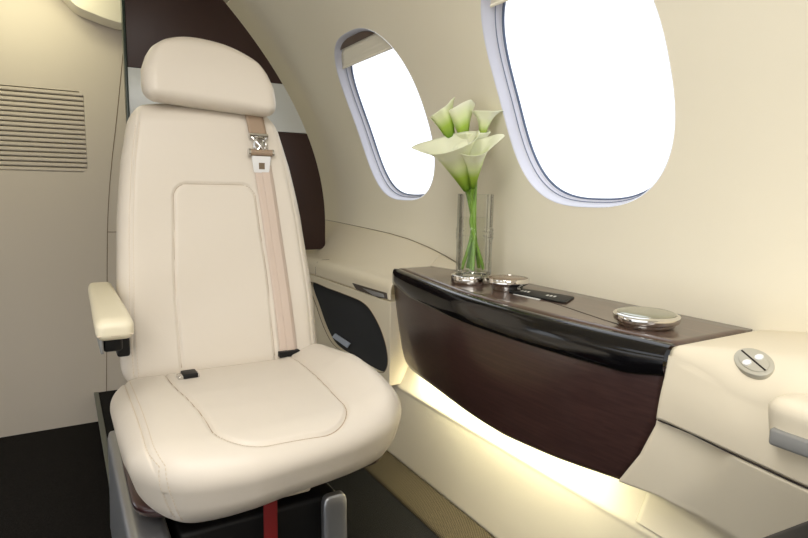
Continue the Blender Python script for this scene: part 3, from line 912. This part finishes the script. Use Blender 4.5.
# ------------------------------------------------------------------ vase with calla lilies
VC = Vector((cup1.x+.006, cup1.y-.002, ZC+.0200)); VR = .0450; VH = .208
vase = thing('glass_vase', 'clear cut glass vase holding calla lilies on the dark console', 'vase', VC)
def flute(an, z):
    a = 1+.034*abs(math.cos(6*an))-.017
    return a
rings = []
zs = [0, .002, .012, .05]+[.092+.0045*i for i in range(9)]+[.16, VH-.003, VH]
prof = []
for i in range(60):
    z = VH*i/59; r = VR
    for zc in (.098, .108, .118): r += .0034*math.exp(-((z-zc)/.0030)**2)
    if z < .006: r -= .003*(1-z/.006)
    prof.append((r, z))
prof = [(0, 0)]+prof+[(VR-.002, VH+.0008), (VR-.0045, VH)]+[(VR-.005, VH-(VH-.014)*i/20) for i in range(1, 21)]+[(0, .012)]
lathe('vase_body', prof, GLASS, vase, 96, VC, sharp=60, mod=flute)
lathe('vase_water', [(0, .013), (VR-.007, .013), (VR-.007, .150), (0, .150)], WATER, vase, 48, VC)

def lily_mat():
    m = bpy.data.materials.new('calla_spathe'); m.use_nodes = True; nt = m.node_tree; b = nt.nodes['Principled BSDF']
    b.inputs['Roughness'].default_value = .45; b.inputs['Subsurface Weight'].default_value = .0
    at = nt.nodes.new('ShaderNodeAttribute'); at.attribute_name = 'petal_height'
    r = nt.nodes.new('ShaderNodeValToRGB'); el = r.color_ramp.elements
    el[0].position = 0.02; el[0].color = srgb(104, 146, 30); el[1].position = .75; el[1].color = srgb(247, 248, 226)
    e2 = r.color_ramp.elements.new(.30); e2.color = srgb(178, 206, 78)
    e3 = r.color_ramp.elements.new(.50); e3.color = srgb(232, 240, 186)
    nt.links.new(at.outputs['Fac'], r.inputs['Fac']); nt.links.new(r.outputs['Color'], b.inputs['Base Color'])
    tr_ = nt.nodes.new('ShaderNodeBsdfTranslucent'); nt.links.new(r.outputs['Color'], tr_.inputs['Color'])
    mx = nt.nodes.new('ShaderNodeMixShader'); mx.inputs[0].default_value = .35
    out = nt.nodes['Material Output']
    nt.links.new(b.outputs[0], mx.inputs[1]); nt.links.new(tr_.outputs[0], mx.inputs[2]); nt.links.new(mx.outputs[0], out.inputs[0])
    return m
SPATHE = lily_mat()
def lily(label, base, direction, face, L, Rm, open_, base_in, green=0.0, curl=1.0):
    """base: where the funnel starts, direction: axis, face: side the tip leans to"""
    d = Vector(direction).normalized(); fcv = Vector(face); fcv = (fcv-d*fcv.dot(d)).normalized(); sd = d.cross(fcv)
    t = thing('calla_lily', label, 'flower', base)
    nu, nv = 48, 26; V = []; Hh = []
    for i in range(nu+1):
        a = (i/nu*2-1)*1.08*PI             # overlaps at the back
        ca = math.cos(a)
        top_ = 1+.42*max(0, (1+ca)/2)**5*curl+.05*ca
        for j in range(nv+1):
            v = j/nv; s = v*top_
            r = Rm*(.13+.62*v**1.15)
            ov = 1+.07*(abs(a)/PI)*(1 if a > 0 else -.6)
            flare = open_*Rm*.60*max(0, v-.5)**2*4.0
            tip = math.exp(-(a/.55)**2)
            rr = (r+flare)*ov
            lean = curl*tip*max(0, v-.7)**2*L*1.1
            q = d*(L*s-flare*.35*(1-tip*.2)-tip*curl*max(0, v-.75)**2*L*1.7)+fcv*(rr*ca+lean)+sd*(rr*math.sin(a)*(1-.35*tip*v**4))
            q += (fcv*ca+sd*math.sin(a))*(.0016*math.sin(a*5+v*3)*v)
            V.append(Vector(base)+q); Hh.append(max(0, v*(1.0)-green))
    Fc = [[i*(nv+1)+j, (i+1)*(nv+1)+j, (i+1)*(nv+1)+j+1, i*(nv+1)+j+1] for i in range(nu) for j in range(nv)]
    me = bpy.data.meshes.new('spathe'); me.from_pydata([tuple(v) for v in V], [], Fc)
    at = me.attributes.new('petal_height', 'FLOAT', 'POINT')
    for i, h in enumerate(Hh): at.data[i].value = h
    sp_ = finish('spathe', me, SPATHE, t, True, 0)
    md = sp_.modifiers.new('thickness', 'SOLIDIFY'); md.thickness = .0008
    tube('spadix', [Vector(base)+d*L*.15, Vector(base)+d*L*.72], lambda q: .0042*(1-.5*q), SPADIX, t, 10)
    b = Vector(base)
    low_ = VC+Vector((base_in[0]*1.7, base_in[1]*1.7, .016))
    mid = VC+Vector((base_in[0]*-.3+(b.x-VC.x)*.2, base_in[1]*-.3+(b.y-VC.y)*.2, .13))
    up_ = b-d*.05
    tube('stem', catmull([low_, mid, VC.lerp(up_, .9)*0+up_, b+d*.004], 10), lambda q: .0046, STEM, t, 10)
    return t
R_ = M @ Vector((1, 0, 0)); U_ = Vector((0, 0, 1)); T_ = (EYE-VC); T_.z = 0; T_.normalize()     # right, up, towards the viewer
R_.z = 0; R_.normalize()
def at(px, py, k=0.0):       # point in the plane of the vase axis, k metres nearer to us
    d = ray(px, py); n = T_; p0 = VC+T_*k
    return EYE+d*((p0-EYE).dot(n)/d.dot(n))
lily('large cream calla lily at left, petal tip curling out to the left', at(467, 190, .012), at(446, 140)-at(467, 190)+T_*.05, -R_*.95-U_*.1, .138, .072, .55, (.012, -.01), 0, .42)
lily('white calla lily at right front, opening towards the right', at(473, 188, .022), at(477, 146)-at(473, 188)+T_*.05, R_*.95+T_*.1, .112, .048, .6, (-.012, -.014), 0, .8)
lily('small white calla lily at upper right behind, upright and flared', at(481, 141, -.02), at(488, 108)-at(481, 141), R_*.9-T_*.1, .076, .032, .7, (.018, .010), 0, .4)
lily('green calla lily bud standing highest at upper left', at(455, 150, -.02), at(443, 112)-at(455, 150), U_+R_*.3, .105, .042, .12, (-.018, .006), .30, .5)
lily('slim yellow green calla lily in the middle of the bunch', at(466, 150, -.015), at(461, 114)-at(466, 150), R_*.4+T_*.4, .104, .040, .3, (.002, .018), .2, .3)
lily('pale calla lily half hidden between the front two blooms', at(472, 168, -.01), at(474, 135)-at(472, 168), R_*.3-T_*.4, .090, .044, .4, (-.004, .002), .05, .3)

# the seat across the aisle (left of the picture's edge; it keeps the low light off the aft bulkhead)
def copy_tree(o, parent=None):
    c = o.copy(); COL.objects.link(c)
    if parent: c.parent = parent; c.matrix_parent_inverse = o.matrix_parent_inverse.copy()
    for ch in list(o.children): copy_tree(ch, c)
    return c
s2 = copy_tree(seat); s2.location = (-.66, 1.25, 0)
s2['label'] = 'cream leather aircraft seat across the aisle, beyond the left edge of the picture'
for o in list(COL.objects):
    if o.get('category') == 'flower': o['group'] = 'calla lilies in the glass vase'
    if o.get('category') == 'cup holder': o['group'] = 'chrome cup holders on the dark console'
